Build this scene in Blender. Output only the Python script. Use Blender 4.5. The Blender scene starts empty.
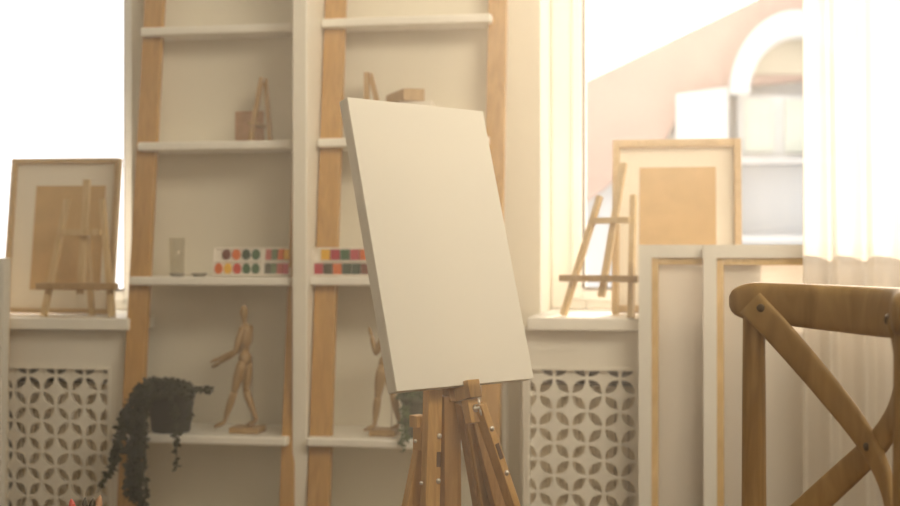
import bpy, bmesh, math, random
from mathutils import Vector, Matrix
random.seed(7)
SC = bpy.context.scene
COL = SC.collection
R = math.radians
F = 1250.0
YAW = R(10.0)
c_, s_ = math.cos(YAW), math.sin(YAW)
H = 0.93
FWD = Vector((-s_, c_, 0)); RT = Vector((c_, s_, 0)); UP = Vector((0, 0, 1))

def C(u, v, t):            # photo pixel at depth t along the view direction -> metres
    return Vector((0, 0, H)) + t * (FWD + RT * ((u - 450) / F) - UP * ((v - 253) / F))
def P(u, v, Y):            # photo pixel on the wall-parallel plane y = Y -> metres
    k = (u - 450) / F
    return C(u, v, Y / (c_ + k * s_))
def W(x, t, z):
    return Vector((0, 0, H)) + FWD * t + RT * x + UP * z
def X(u, Y): return P(u, 253, Y).x
def Z(u, v, Y): return P(u, v, Y).z

# ------------------------------------------------------------------ mesh builder
class MB:
    def __init__(s): s.v = []; s.f = []; s.sm = []
    def add(s, vs, fs, smooth=False):
        n = len(s.v); s.v += [Vector(v) for v in vs]; s.f += [tuple(i + n for i in f) for f in fs]; s.sm += [smooth] * len(fs)
    def hexa(s, p):        # p: 4 bottom, 4 top corners
        s.add(p, [(0, 3, 2, 1), (4, 5, 6, 7), (0, 1, 5, 4), (1, 2, 6, 5), (2, 3, 7, 6), (3, 0, 4, 7)])
    def box(s, x0, x1, y0, y1, z0, z1):
        s.hexa([(x0, y0, z0), (x1, y0, z0), (x1, y1, z0), (x0, y1, z0), (x0, y0, z1), (x1, y0, z1), (x1, y1, z1), (x0, y1, z1)])
    def bar(s, a, b, w, t, wd, w2=None):
        a = Vector(a); b = Vector(b); d = (b - a).normalized(); wd = Vector(wd); wd = (wd - d * wd.dot(d)).normalized(); n = d.cross(wd)
        w2 = w if w2 is None else w2
        q = []
        for p, ww in ((a, w), (b, w2)):
            q += [p - wd * ww / 2 - n * t / 2, p + wd * ww / 2 - n * t / 2, p + wd * ww / 2 + n * t / 2, p - wd * ww / 2 + n * t / 2]
        s.hexa(q)
    def tube(s, pts, rs, seg=10, cap=True):
        pts = [Vector(p) for p in pts]
        if not hasattr(rs, '__len__'): rs = [rs] * len(pts)
        vs = []; fs = []; ref = None
        for i, p in enumerate(pts):
            d = (pts[min(i + 1, len(pts) - 1)] - pts[max(i - 1, 0)]).normalized()
            if ref is None: ref = Vector((1, 0, 0)) if abs(d.x) < .8 else Vector((0, 1, 0))
            a = (ref - d * ref.dot(d)).normalized(); b = d.cross(a); ref = a
            for k in range(seg):
                th = 2 * math.pi * k / seg
                vs.append(p + (a * math.cos(th) + b * math.sin(th)) * rs[i])
        for i in range(len(pts) - 1):
            for k in range(seg):
                k2 = (k + 1) % seg
                fs.append((i * seg + k, i * seg + k2, (i + 1) * seg + k2, (i + 1) * seg + k))
        if cap: fs.append(tuple(range(seg))[::-1]); fs.append(tuple((len(pts) - 1) * seg + k for k in range(seg)))
        s.add(vs, fs, True)
    def sweep(s, pts, nrm, hw, ht, seg=20, e=.62):   # super-ellipse section, hw across, ht along the normal
        pts = [Vector(p) for p in pts]; vs = []; fs = []
        L = len(pts)
        if not hasattr(hw, '__len__'): hw = [hw] * L
        if not hasattr(ht, '__len__'): ht = [ht] * L
        for i, p in enumerate(pts):
            d = (pts[min(i + 1, L - 1)] - pts[max(i - 1, 0)]).normalized()
            n = Vector(nrm[i] if isinstance(nrm, list) else nrm); n = (n - d * n.dot(d)).normalized(); w = d.cross(n)
            for k in range(seg):
                th = 2 * math.pi * k / seg; cs, sn = math.cos(th), math.sin(th)
                vs.append(p + w * hw[i] * math.copysign(abs(cs) ** e, cs) + n * ht[i] * math.copysign(abs(sn) ** e, sn))
        for i in range(L - 1):
            for k in range(seg):
                k2 = (k + 1) % seg
                fs.append((i * seg + k, i * seg + k2, (i + 1) * seg + k2, (i + 1) * seg + k))
        fs.append(tuple(range(seg))[::-1]); fs.append(tuple((L - 1) * seg + k for k in range(seg)))
        s.add(vs, fs, True)
    def blob(s, c, r, axis=None, seg=12, rings=8):   # ellipsoid r=(rx,ry,rz), optional z axis direction
        c = Vector(c); M = Matrix.Identity(3)
        if axis is not None: M = Vector((0, 0, 1)).rotation_difference(Vector(axis).normalized()).to_matrix()
        vs = []; fs = []
        for i in range(1, rings):
            ph = math.pi * i / rings
            for k in range(seg):
                th = 2 * math.pi * k / seg
                vs.append(c + M @ Vector((r[0] * math.sin(ph) * math.cos(th), r[1] * math.sin(ph) * math.sin(th), r[2] * math.cos(ph))))
        a = len(vs); vs += [c + M @ Vector((0, 0, r[2])), c - M @ Vector((0, 0, r[2]))]
        for i in range(rings - 2):
            for k in range(seg):
                k2 = (k + 1) % seg; fs.append((i * seg + k, (i + 1) * seg + k, (i + 1) * seg + k2, i * seg + k2))
        for k in range(seg):
            k2 = (k + 1) % seg; fs.append((a, k, k2)); fs.append((a + 1, (rings - 2) * seg + k2, (rings - 2) * seg + k))
        s.add(vs, fs, True)
    def lathe(s, base, prof, seg=24, axis=(0, 0, 1)):  # prof: (r, h)
        base = Vector(base); M = Vector((0, 0, 1)).rotation_difference(Vector(axis).normalized()).to_matrix()
        vs = []; fs = []
        for r, h in prof:
            for k in range(seg):
                th = 2 * math.pi * k / seg; vs.append(base + M @ Vector((r * math.cos(th), r * math.sin(th), h)))
        for i in range(len(prof) - 1):
            for k in range(seg):
                k2 = (k + 1) % seg; fs.append((i * seg + k, i * seg + k2, (i + 1) * seg + k2, (i + 1) * seg + k))
        if prof[0][0] > 1e-4: fs.append(tuple(range(seg))[::-1])
        if prof[-1][0] > 1e-4: fs.append(tuple((len(prof) - 1) * seg + k for k in range(seg)))
        s.add(vs, fs, True)
    def build(s, name, mat, parent=None, bevel=0, seg=2, sub=0, solid=0):
        loc = Vector((0, 0, 0))
        me = bpy.data.meshes.new(name)
        if parent is not None:
            q = parent
            while q is not None: loc += q.location; q = q.parent
        me.from_pydata([v - loc for v in s.v], [], s.f)
        for p, sm in zip(me.polygons, s.sm): p.use_smooth = sm
        bm = bmesh.new(); bm.from_mesh(me); bmesh.ops.recalc_face_normals(bm, faces=bm.faces); bm.to_mesh(me); bm.free()
        me.materials.append(mat)
        o = bpy.data.objects.new(name, me); COL.objects.link(o)
        if parent is not None: o.parent = parent
        if solid:
            m = o.modifiers.new('solid', 'SOLIDIFY'); m.thickness = solid; m.offset = 0
        if bevel:
            m = o.modifiers.new('bevel', 'BEVEL'); m.width = bevel; m.segments = seg; m.limit_method = 'ANGLE'; m.angle_limit = R(40)
        if sub:
            m = o.modifiers.new('sub', 'SUBSURF'); m.levels = sub; m.render_levels = sub
        return o

def tag(o, label=None, cat=None, group=None, kind=None):
    if label: o['label'] = label
    if cat: o['category'] = cat
    if group: o['group'] = group
    if kind: o['kind'] = kind
    return o
def thing(name, label, cat, loc, group=None):
    o = bpy.data.objects.new(name, None); COL.objects.link(o); o.location = loc; o.empty_display_size = .05
    return tag(o, label, cat, group)
def struct(name, mb, mat, **k): return tag(mb.build(name, mat, **k), kind='structure')

# ------------------------------------------------------------------ materials
def newmat(name):
    m = bpy.data.materials.new(name); m.use_nodes = True; nt = m.node_tree
    return m, nt, nt.nodes['Principled BSDF']
def plain(name, col, rough=.6, metal=0, noise=.06, scale=6, bump=0, bscale=60):
    m, nt, b = newmat(name); N = nt.nodes; L = nt.links
    tc = N.new('ShaderNodeTexCoord'); n = N.new('ShaderNodeTexNoise'); n.inputs['Scale'].default_value = scale; n.inputs['Detail'].default_value = 5
    L.new(tc.outputs['Object'], n.inputs['Vector'])
    r = N.new('ShaderNodeValToRGB'); r.color_ramp.elements[0].position = .3; r.color_ramp.elements[1].position = .7
    r.color_ramp.elements[0].color = [*[x * (1 - noise) for x in col], 1]; r.color_ramp.elements[1].color = [*[min(1, x * (1 + noise)) for x in col], 1]
    L.new(n.outputs['Fac'], r.inputs['Fac']); L.new(r.outputs['Color'], b.inputs['Base Color'])
    b.inputs['Roughness'].default_value = rough; b.inputs['Metallic'].default_value = metal
    if bump:
        n2 = N.new('ShaderNodeTexNoise'); n2.inputs['Scale'].default_value = bscale; L.new(tc.outputs['Object'], n2.inputs['Vector'])
        bp = N.new('ShaderNodeBump'); bp.inputs['Strength'].default_value = bump; bp.inputs['Distance'].default_value = .002
        L.new(n2.outputs['Fac'], bp.inputs['Height']); L.new(bp.outputs['Normal'], b.inputs['Normal'])
    return m
def wood(name, c1, c2, rough=.5, stretch=(30, 30, 2.2), dist=2.5):
    m, nt, b = newmat(name); N = nt.nodes; L = nt.links
    tc = N.new('ShaderNodeTexCoord'); mp = N.new('ShaderNodeMapping'); mp.inputs['Scale'].default_value = stretch
    L.new(tc.outputs['Object'], mp.inputs['Vector'])
    n = N.new('ShaderNodeTexNoise'); n.inputs['Scale'].default_value = 1.3; n.inputs['Detail'].default_value = 7; n.inputs['Distortion'].default_value = dist
    L.new(mp.outputs['Vector'], n.inputs['Vector'])
    n2 = N.new('ShaderNodeTexNoise'); n2.inputs['Scale'].default_value = 5; L.new(tc.outputs['Object'], n2.inputs['Vector'])
    r = N.new('ShaderNodeValToRGB'); r.color_ramp.elements[0].position = .32; r.color_ramp.elements[1].position = .68
    r.color_ramp.elements[0].color = (*c1, 1); r.color_ramp.elements[1].color = (*c2, 1)
    L.new(n.outputs['Fac'], r.inputs['Fac'])
    mx = N.new('ShaderNodeMix'); mx.data_type = 'RGBA'; mx.blend_type = 'MULTIPLY'; mx.inputs['Factor'].default_value = .35
    L.new(r.outputs['Color'], mx.inputs['A']); L.new(n2.outputs['Fac'], mx.inputs['B']); L.new(mx.outputs['Result'], b.inputs['Base Color'])
    b.inputs['Roughness'].default_value = rough
    bp = N.new('ShaderNodeBump'); bp.inputs['Strength'].default_value = .15; bp.inputs['Distance'].default_value = .001
    L.new(n.outputs['Fac'], bp.inputs['Height']); L.new(bp.outputs['Normal'], b.inputs['Normal'])
    return m
def cloth(name, col, transl, transp=0, weave=900):
    m, nt, b = newmat(name); N = nt.nodes; L = nt.links
    out = N['Material Output']
    tc = N.new('ShaderNodeTexCoord'); n = N.new('ShaderNodeTexNoise'); n.inputs['Scale'].default_value = weave
    L.new(tc.outputs['Object'], n.inputs['Vector'])
    bp = N.new('ShaderNodeBump'); bp.inputs['Strength'].default_value = .2; bp.inputs['Distance'].default_value = .0008; L.new(n.outputs['Fac'], bp.inputs['Height'])
    d = N.new('ShaderNodeBsdfDiffuse'); d.inputs['Color'].default_value = (*col, 1); L.new(bp.outputs['Normal'], d.inputs['Normal'])
    t = N.new('ShaderNodeBsdfTranslucent'); t.inputs['Color'].default_value = (*col, 1)
    mx = N.new('ShaderNodeMixShader'); mx.inputs[0].default_value = transl; L.new(d.outputs[0], mx.inputs[1]); L.new(t.outputs[0], mx.inputs[2])
    last = mx
    if transp:
        tr = N.new('ShaderNodeBsdfTransparent'); m2 = N.new('ShaderNodeMixShader'); m2.inputs[0].default_value = transp
        L.new(mx.outputs[0], m2.inputs[1]); L.new(tr.outputs[0], m2.inputs[2]); last = m2
    L.new(last.outputs[0], out.inputs['Surface'])
    return m
def glass(name, gloss=.06, tint=(1, 1, 1)):
    m, nt, b = newmat(name); N = nt.nodes; L = nt.links; out = N['Material Output']
    tr = N.new('ShaderNodeBsdfTransparent'); tr.inputs[0].default_value = (*tint, 1); g = N.new('ShaderNodeBsdfGlossy'); g.inputs['Roughness'].default_value = .02
    mx = N.new('ShaderNodeMixShader'); mx.inputs[0].default_value = gloss
    L.new(tr.outputs[0], mx.inputs[1]); L.new(g.outputs[0], mx.inputs[2]); L.new(mx.outputs[0], out.inputs['Surface'])
    return m

HAZE = .033
M = {}
M['wall'] = plain('wall_paint', (.77, .73, .62), .85, noise=.02, scale=2, bump=.1, bscale=120)
M['white'] = plain('white_lacquer', (.85, .82, .74), .4, noise=.02)
M['shelfwhite'] = plain('shelf_white', (.90, .88, .82), .35, noise=.02)
M['frame'] = plain('window_pvc', (.93, .92, .89), .3, noise=.01)
M['gasket'] = plain('gasket_grey', (.22, .19, .16), .6)
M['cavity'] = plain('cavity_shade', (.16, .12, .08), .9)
M['radiator'] = plain('radiator_enamel', (.80, .70, .52), .5, noise=.02)
M['floor'] = wood('oak_floor', (.20, .12, .05), (.28, .18, .09), .45, (2, 22, 22))
M['post'] = wood('shelf_post_wood', (.54, .30, .085), (.68, .40, .13), .5, (32, 32, 1.8))
M['chair'] = wood('chair_oak', (.38, .225, .07), (.60, .39, .15), .5, (16, 16, 3.5), 1.5)
M['chairpost'] = wood('chair_oak_upright', (.36, .21, .065), (.56, .36, .135), .5, (45, 45, 3.5), 1.5)
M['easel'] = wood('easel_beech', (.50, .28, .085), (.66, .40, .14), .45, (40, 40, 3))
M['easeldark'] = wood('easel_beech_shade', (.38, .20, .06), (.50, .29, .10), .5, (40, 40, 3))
M['pine'] = wood('pine', (.70, .50, .24), (.84, .64, .36), .55, (40, 40, 4))
M['pinedark'] = wood('pine_dark', (.46, .29, .12), (.58, .38, .17), .55, (40, 40, 4))
M['framewood'] = wood('frame_wood', (.60, .42, .21), (.72, .53, .29), .5, (20, 20, 20))
M['stretcher'] = wood('stretcher_wood', (.72, .48, .18), (.84, .60, .26), .6, (20, 20, 6))
M['mat'] = plain('mat_board', (.84, .79, .69), .8, noise=.02)
M['kraft'] = plain('kraft_board', (.60, .41, .19), .85, noise=.08, scale=14)
M['canvas'] = cloth('primed_canvas', (.86, .84, .78), .12, weave=700)
M['rawcanvas'] = cloth('stretched_canvas_back', (.88, .84, .78), .45, weave=700)
M['sheer'] = cloth('sheer_voile', (.86, .82, .76), .6, .14, weave=1200)
M['manikin'] = wood('manikin_wood', (.42, .27, .12), (.52, .35, .16), .5, (30, 30, 6))
M['pot'] = plain('dark_pot', (.035, .033, .024), .7)
M['leaf'] = plain('dark_leaf', (.028, .030, .010), .6, noise=.4, scale=60)
M['leaf2'] = plain('grey_leaf', (.10, .14, .06), .6, noise=.4, scale=60)
M['soil'] = plain('soil', (.04, .025, .015), .95)
M['metal'] = plain('steel', (.62, .58, .52), .3, metal=.9)
M['screw'] = plain('screw_bronze', (.13, .09, .05), .45, metal=.5)
M['slot'] = plain('slot_dark', (.10, .05, .02), .9)
M['tray'] = plain('tray_plastic', (.85, .80, .72), .35, noise=.01)
M['pinkwood'] = wood('pinkish_block', (.60, .36, .20), (.70, .44, .27), .6, (20, 20, 20))
M['glass'] = glass('pane_glass', .012)
M['tumbler'] = glass('tumbler_glass', .10, (.93, .92, .88))
M['greymetal'] = plain('tube_metal', (.32, .30, .25), .4, metal=.3)

# ------------------------------------------------------------------ room shell
YW, YB = 3.20, 3.62           # pier face, outer face of the wall
XL, XR, YN = -3.6, 3.4, -2.6
zsl = Z(60, 318, 3.02); zsr = Z(585, 318, 3.02)    # sill tops
xa = X(131.5, YW); xb = X(540, YW)                   # pier between the windows
b = MB(); b.box(XL, XR, YN, YB, -.1, 0); struct('floor', b, M['floor'])
b = MB(); b.box(XL, XR, YN, YB, 2.75, 2.85); struct('ceiling', b, M['wall'])
b = MB(); b.box(XL - .1, XL, YN, YB, 0, 2.75); struct('wall_left', b, M['wall'])
b = MB(); b.box(XR, XR + .1, YN, YB, 0, 2.75); struct('wall_right', b, M['wall'])
b = MB(); b.box(XL, XR, YN - .1, YN, 0, 2.75); struct('wall_front', b, M['wall'])
ZT = 2.5
b = MB()
b.box(xa, xb, YW, YB, 0, 2.75)                       # pier
b.box(XL, -2.9, YW, YB, 0, 2.75); b.box(2.6, XR, YW, YB, 0, 2.75)
b.box(-2.9, xa, YW, YB, ZT, 2.75); b.box(xb, 2.6, YW, YB, ZT, 2.75)
b.box(-2.9, xa, YW + .02, YB, 0, zsl - .03); b.box(xb, 2.6, YW + .02, YB, 0, zsr - .03)
struct('wall_back', b, M['wall'])
b = MB(); b.box(X(292, 2.99), X(307, 2.99), 2.99, YW, 0, 2.75); struct('trim_1', b, M['white'], bevel=.004)
b = MB(); b.box(X(502, 3.16), X(506, 3.16), 3.17, YW, 0, zsr - .03); b.box(X(519, 3.16), X(523, 3.16), 3.17, YW, 0, zsr - .03)
struct('trim_2', b, M['white'], bevel=.003)

def window(name, x0, x1, z0, fl, fr, fbot):
    w = thing(name, None, None, ((x0 + x1) / 2, YW + .3, z0)); w['kind'] = 'structure'
    b = MB(); y0, y1 = 3.50, 3.58
    b.box(x0, x0 + fl, y0, y1, z0, ZT); b.box(x1 - fr, x1, y0, y1, z0, ZT)
    b.box(x0 + fl, x1 - fr, y0, y1, z0, z0 + fbot); b.box(x0 + fl, x1 - fr, y0, y1, ZT - .1, ZT)
    f = b.build('window_frame', M['frame'], w, bevel=.006)
    # a narrow raised sash lip and a dark glazing gasket
    b = MB(); i0, i1, j0, j1 = x0 + fl, x1 - fr, z0 + fbot, ZT - .1
    b.box(i0 - .035, i0 - .008, y0 - .018, y0, j0 - .03, j1); b.box(i1 + .008, i1 + .035, y0 - .018, y0, j0 - .03, j1)
    b.box(i0 - .008, i1 + .008, y0 - .018, y0, j0 - .035, j0 - .008)
    b.build('sash', M['frame'], w, bevel=.004)
    b = MB(); g = .008
    b.box(i0 - g, i0, y0 - .004, y0 + .01, j0, j1); b.box(i1, i1 + g, y0 - .004, y0 + .01, j0, j1)
    b.box(i0, i1, y0 - .004, y0 + .01, j0 - g * .5, j0 + g * .3)
    b.build('gasket', M['gasket'], w)
    b = MB(); b.box(i0, i1, y0 + .03, y0 + .036, j0, j1); b.build('pane', M['glass'], w)
    return w
wr = window('window_2', xb, 2.6, zsr, X(585, 3.5) - xb, .12, Z(600, 288, 3.5) - zsr)
wl = window('window_1', -2.9, xa, zsl, .12, xa - X(124, 3.5), .06)

def sill(win, x0, x1, z, ov0, ov1):
    b = MB(); b.box(x0 - ov0, x1 + ov1, 3.02, YW, z - .031, z); b.box(x0, x1, YW, 3.62, z - .031, z)
    return b.build('window_sill', M['shelfwhite'], win, bevel=.004)
sill(wl, -2.9, xa, zsl, 0, X(128, 3.02) - xa)
sill(wr, xb, 2.6, zsr, xb - X(527, 3.02), 0)

# ------------------------------------------------------------------ lattice radiator covers
def lattice(mb, x0, x1, z0, z1, nx, nz, p, y):
    """plate with overlapping-circle cut-outs between x0..x1, z0..z1; a node of the net at (nx, nz), pitch p"""
    bm = bmesh.new(); cache = {}
    def vert(q):
        k = (round(q[0], 5), round(q[1], 5))
        if k not in cache: cache[k] = bm.verts.new((q[0], y, q[1]))
        return cache[k]
    s = p / math.sqrt(2); g = .09; hwid = .20 * s
    N = int(max(x1 - x0, z1 - z0) / p) + 3
    def node(i, j): return (nx + (i - j) * p / 2, nz + (i + j) * p / 2)
    for i in range(-2 * N, 2 * N):
        for j in range(-2 * N, 2 * N):
            c = node(i + .5, j + .5)
            if not (x0 - p < c[0] < x1 + p and z0 - p < c[1] < z1 + p): continue
            cor = [node(i, j), node(i + 1, j), node(i + 1, j + 1), node(i, j + 1)]
            poly = []
            for a in range(4):
                A, B = cor[a], cor[(a + 1) % 4]
                poly.append(A)
                dx, dz = B[0] - A[0], B[1] - A[1]; L = math.hypot(dx, dz)
                mx, mz = (A[0] + B[0]) / 2, (A[1] + B[1]) / 2; ix, iz = c[0] - mx, c[1] - mz; il = math.hypot(ix, iz); ix /= il; iz /= il
                K = 8
                for q in range(K + 1):
                    t = g + (1 - 2 * g) * q / K; w = math.sin(math.pi * q / K) ** .9 * hwid
                    if q in (0, K): w = 0
                    poly.append((A[0] + dx * t + ix * w, A[1] + dz * t + iz * w))
            try: bm.faces.new([vert(q) for q in poly])
            except ValueError: pass
    bmesh.ops.triangulate(bm, faces=bm.faces)
    for co, no in (((x0, 0, 0), (-1, 0, 0)), ((x1, 0, 0), (1, 0, 0)), ((0, 0, z0), (0, 0, -1)), ((0, 0, z1), (0, 0, 1))):
        bmesh.ops.bisect_plane(bm, geom=bm.verts[:] + bm.edges[:] + bm.faces[:], plane_co=co, plane_no=no, clear_outer=True)
    bm.verts.ensure_lookup_table(); bm.verts.index_update()
    mb.add([v.co.copy() for v in bm.verts], [tuple(v.index for v in f.verts) for f in bm.faces]); bm.free()

def cover(label, x0, x1, ztop, gx0, gx1, gz1, nx, nz, p):
    YC = 3.06
    t = thing('radiator_cover', label, 'radiator cover', ((x0 + x1) / 2, YC, 0), 'lattice radiator covers under the windows')
    b = MB(); zb = .12
    b.box(x0, gx0, YC, YC + .018, 0, ztop); b.box(gx1, x1, YC, YC + .018, 0, ztop)
    b.box(gx0, gx1, YC, YC + .018, gz1, ztop); b.box(gx0, gx1, YC, YC + .018, 0, zb)
    b.build('cover_frame', M['white'], t)
    b = MB()                                   # moulding lip round the opening and under the sill
    e = .007
    b.box(gx0 - e, gx0, YC - .004, YC, zb, gz1); b.box(gx1, gx1 + e, YC - .004, YC, zb, gz1)
    b.box(gx0 - e, gx1 + e, YC - .004, YC, gz1, gz1 + e)
    b.box(x0, x1, YC - .004, YC, ztop - .012, ztop - .004)
    b.build('moulding', M['white'], t)
    b = MB(); lattice(b, gx0, gx1, zb, gz1, nx, nz, p, YC + .010)
    b.build('lattice_panel', M['white'], t, solid=.007)
    b = MB(); b.box(x0 + .03, x1 - .03, YW - .002, YW + .016, .02, ztop); b.build('shade_backing', M['cavity'], t)  # dark sheet, its brown puts the shade inside the cover into colour
    # the radiator behind the lattice
    r = tag(MB().build('radiator', M['radiator']), 'cream panel radiator showing through the lattice of the ' + ('left' if nx < 0 and x1 < -.5 else 'right') + ' cover', 'radiator', 'radiators behind lattice covers')
    b = MB(); xx = gx0 - .01; n = 0
    xs = gx0 + .0
    pts = []
    b.box(gx0 - .02, gx1 + .02, 3.135, 3.18, .16, gz1 - .045)
    k = int((gx1 - gx0 + .04) / .033)
    for i in range(k): 
        x = gx0 - .02 + .0165 + i * .033; b.box(x - .011, x + .011, 3.127, 3.135, .18, gz1 - .06)
    nr = b.build('radiator', M['radiator'], bevel=.003); 
    for key in ('label', 'category', 'group'): nr[key] = r[key]
    bpy.data.objects.remove(r)
    nr.name = 'radiator'
gz = Z(585, 370.5, 3.06); pl = X(83, 3.06) - X(54.6, 3.06)
cover('white radiator cover with petal lattice under the left window sill', -2.1, X(123, 3.06), zsl - .031, X(6, 3.06), X(108, 3.06), Z(55, 369, 3.06), X(54.5, 3.06), Z(55, 376, 3.06), pl)
cover('white radiator cover with petal lattice under the right window, beside the tall canvases', X(523, 3.06), X(523, 3.06) + .98, zsr - .031, X(530, 3.06), X(636, 3.06), gz, X(554, 3.06), Z(554, 378, 3.06), pl)

# ------------------------------------------------------------------ ladder shelves
def yp(z): return 3.13 - (1.50 - z) * .13            # post front face at height z
def ladder(label, pl_, pr_, shelves, wl_, wr_):
    xl0, xl1 = [X(q, 3.12) for q in pl_]; xr0, xr1 = [X(q, 3.12) for q in pr_]
    t = thing('ladder_shelf', label, 'shelf', ((xl0 + xr1) / 2, 3.1, 0), 'leaning ladder shelves between the windows')
    for x0, x1 in ((xl0, xl1), (xr0, xr1)):
        b = MB(); zt = 1.9
        y0, y1 = yp(0), yp(zt)
        b.hexa([(x0, y0, 0), (x1, y0, 0), (x1, y0 + .028, 0), (x0, y0 + .028, 0), (x0, y1, zt), (x1, y1, zt), (x1, min(y1 + .028, 3.198), zt), (x0, min(y1 + .028, 3.198), zt)])
        b.build('post', M['post'], t, bevel=.003)
    out = []
    for (v, um, ul, ur) in shelves:
        yf = yp(Z(um, v, 3.05)) - .030
        z = Z(um, v, yf)                      # front top edge
        x0, x1 = X(ul, yf), X(ur, yf)
        b = MB(); b.box(x0, x1, yf, 3.198, z - .022, z)
        b.build('shelf_board', M['shelfwhite'], t, bevel=.005, seg=3)
        out.append((z, yf))
    z = .2; yf = yp(z) - .030; b = MB(); b.box(xl0 - .01, xr1 + .005, yf, 3.198, z - .022, z); b.build('shelf_board', M['shelfwhite'], t, bevel=.005)
    return out
S1 = ladder('ladder shelf with wooden uprights at the left, trailing plant on its lower board', (140.5, 160), (296, 309.5),
            [(25, 215, 140, 290.5), (141, 215, 137, 290.5), (277, 210, 129, 290), (436, 215, 126, 286)], 0, 0)
S2 = ladder('ladder shelf with wooden uprights directly behind the easel', (322.5, 343.5), (487, 506),
            [(16, 400, 321, 491), (137, 400, 317, 488), (277, 400, 310, 486), (440, 400, 306, 481)], 0, 0)

# ------------------------------------------------------------------ framed boards on the sills
def picture(label, x0, x1, z, yb, h, lean, fw, bord, tpd, matb, roll=0, depth=.022):
    w = x1 - x0
    t = thing('picture_frame', label, 'picture frame', ((x0 + x1) / 2, yb, z), 'wooden frames with kraft centres on the sills')
    L = R(lean); up = Vector((math.sin(R(roll)), math.sin(L), math.cos(L))); ax = Vector((math.cos(R(roll)), 0, -math.sin(R(roll)))) ; n = Vector((0, -math.cos(L), math.sin(L)))
    o = Vector(((x0 + x1) / 2, yb, z + .001))
    def q(a, b_, d): return o + ax * a + up * b_ + n * d
    def bx(mb, a0, a1, b0, b1, d0, d1):
        mb.hexa([q(a0, b0, d1), q(a1, b0, d1), q(a1, b0, d0), q(a0, b0, d0), q(a0, b1, d1), q(a1, b1, d1), q(a1, b1, d0), q(a0, b1, d0)])
    b = MB()
    bx(b, -w / 2, -w / 2 + fw, 0, h, 0, depth); bx(b, w / 2 - fw, w / 2, 0, h, 0, depth)
    bx(b, -w / 2 + fw, w / 2 - fw, 0, fw, 0, depth); bx(b, -w / 2 + fw, w / 2 - fw, h - fw, h, 0, depth)
    b.build('frame', M['framewood'], t, bevel=.002)
    b = MB(); bx(b, -w / 2 + fw, w / 2 - fw, fw, h - fw, .003, .008); b.build('mat_board', M['mat'], t)
    l, r_, bo, to = matb
    b = MB(); bx(b, -w / 2 + l, w / 2 - r_, bo, h - to, .008, .0095); b.build('kraft_sheet', M['kraft'], t)
    return t
s_l = X(120, 3.25) - X(15, 3.25)
picture('wooden frame with white mat and kraft sheet on left sill behind an easel', X(5, 3.20), X(114, 3.20), zsl, 3.20, .432, 7, .014, 0, 0, (.074, .042, .066, .076), roll=.3)
picture('larger wooden frame with white mat and kraft sheet on the right sill, behind a canvas', X(612, 3.24), X(742, 3.24), zsr, 3.24, .450, 9, .018, 0, 0, (.069, .063, .10, .069), roll=0, depth=.034)

# ------------------------------------------------------------------ small easels
def small_easel(label, loc, yaw, h, mats, lw, lean=13, mast=(.335, .055), crossz=.225, ledge=(.088, .21), splay=(.155, .105), barw=.011, rear=.10, group='small wooden easels on sills and shelves'):
    t = thing('small_easel', label, 'easel', loc, group)
    cy, sy = math.cos(R(yaw)), math.sin(R(yaw)); o = Vector(loc)
    tl = math.tan(R(lean)); k = h / .335
    def q(a, z, d=0):          # a: across, z: height, d: extra depth behind the leaning plane
        a *= k; z *= k; y = z * tl + d * k
        return o + Vector((a * cy - y * sy, a * sy + y * cy, z + .002))
    ax = Vector((cy, sy, 0))
    hs, ht = splay
    for sg in (-1, 1):
        b = MB(); b.bar(q(sg * hs / 2 * 1.1, 0), q(sg * ht / 2 * .68, .285), barw * k, barw * k, ax); b.build('leg', mats, t, bevel=.001)
    b = MB(); b.bar(q(0, mast[1], .008), q(0, mast[0], .008), barw * 1.25 * k, barw * .7 * k, ax); b.build('mast', mats, t, bevel=.001)
    b = MB(); b.bar(q(-.052, crossz, -.009), q(.052, crossz, -.009), barw * 1.1 * k, barw * .8 * k, UP); b.build('crossbar', mats, t, bevel=.001)
    b = MB(); b.bar(q(-lw / 2, ledge[0], -.014), q(lw / 2, ledge[0], -.014), .016 * k, .024 * k, UP); b.build('ledge', M['pinedark'], t, bevel=.002)
    b = MB(); b.bar(q(0, 0, rear), q(0, crossz, .018), barw * k, barw * .8 * k, ax); b.build('rear_leg', mats, t, bevel=.001)
    return t
pE = P(77, 319.5, 3.05)
small_easel('small empty pine easel standing on the left sill before the framed sheet', (pE.x, 3.055, zsl), 0, 0.362, M['pine'], .205, lean=7, rear=.075, splay=(.162, .135), crossz=.205, ledge=(.074, 0), barw=.014)
pE = P(597, 314.5, 3.09)
small_easel('small pale pine easel turned sideways on the right sill', (pE.x, 3.065, zsr), -27, .350, M['pine'], .212, lean=18.5, rear=.09, splay=(.165, .135), mast=(.365, .045), barw=.014)

# ------------------------------------------------------------------ things on the left ladder shelf
z2, y2 = S1[1]; z3, y3 = S1[2]; z4, y4 = S1[3]
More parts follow.
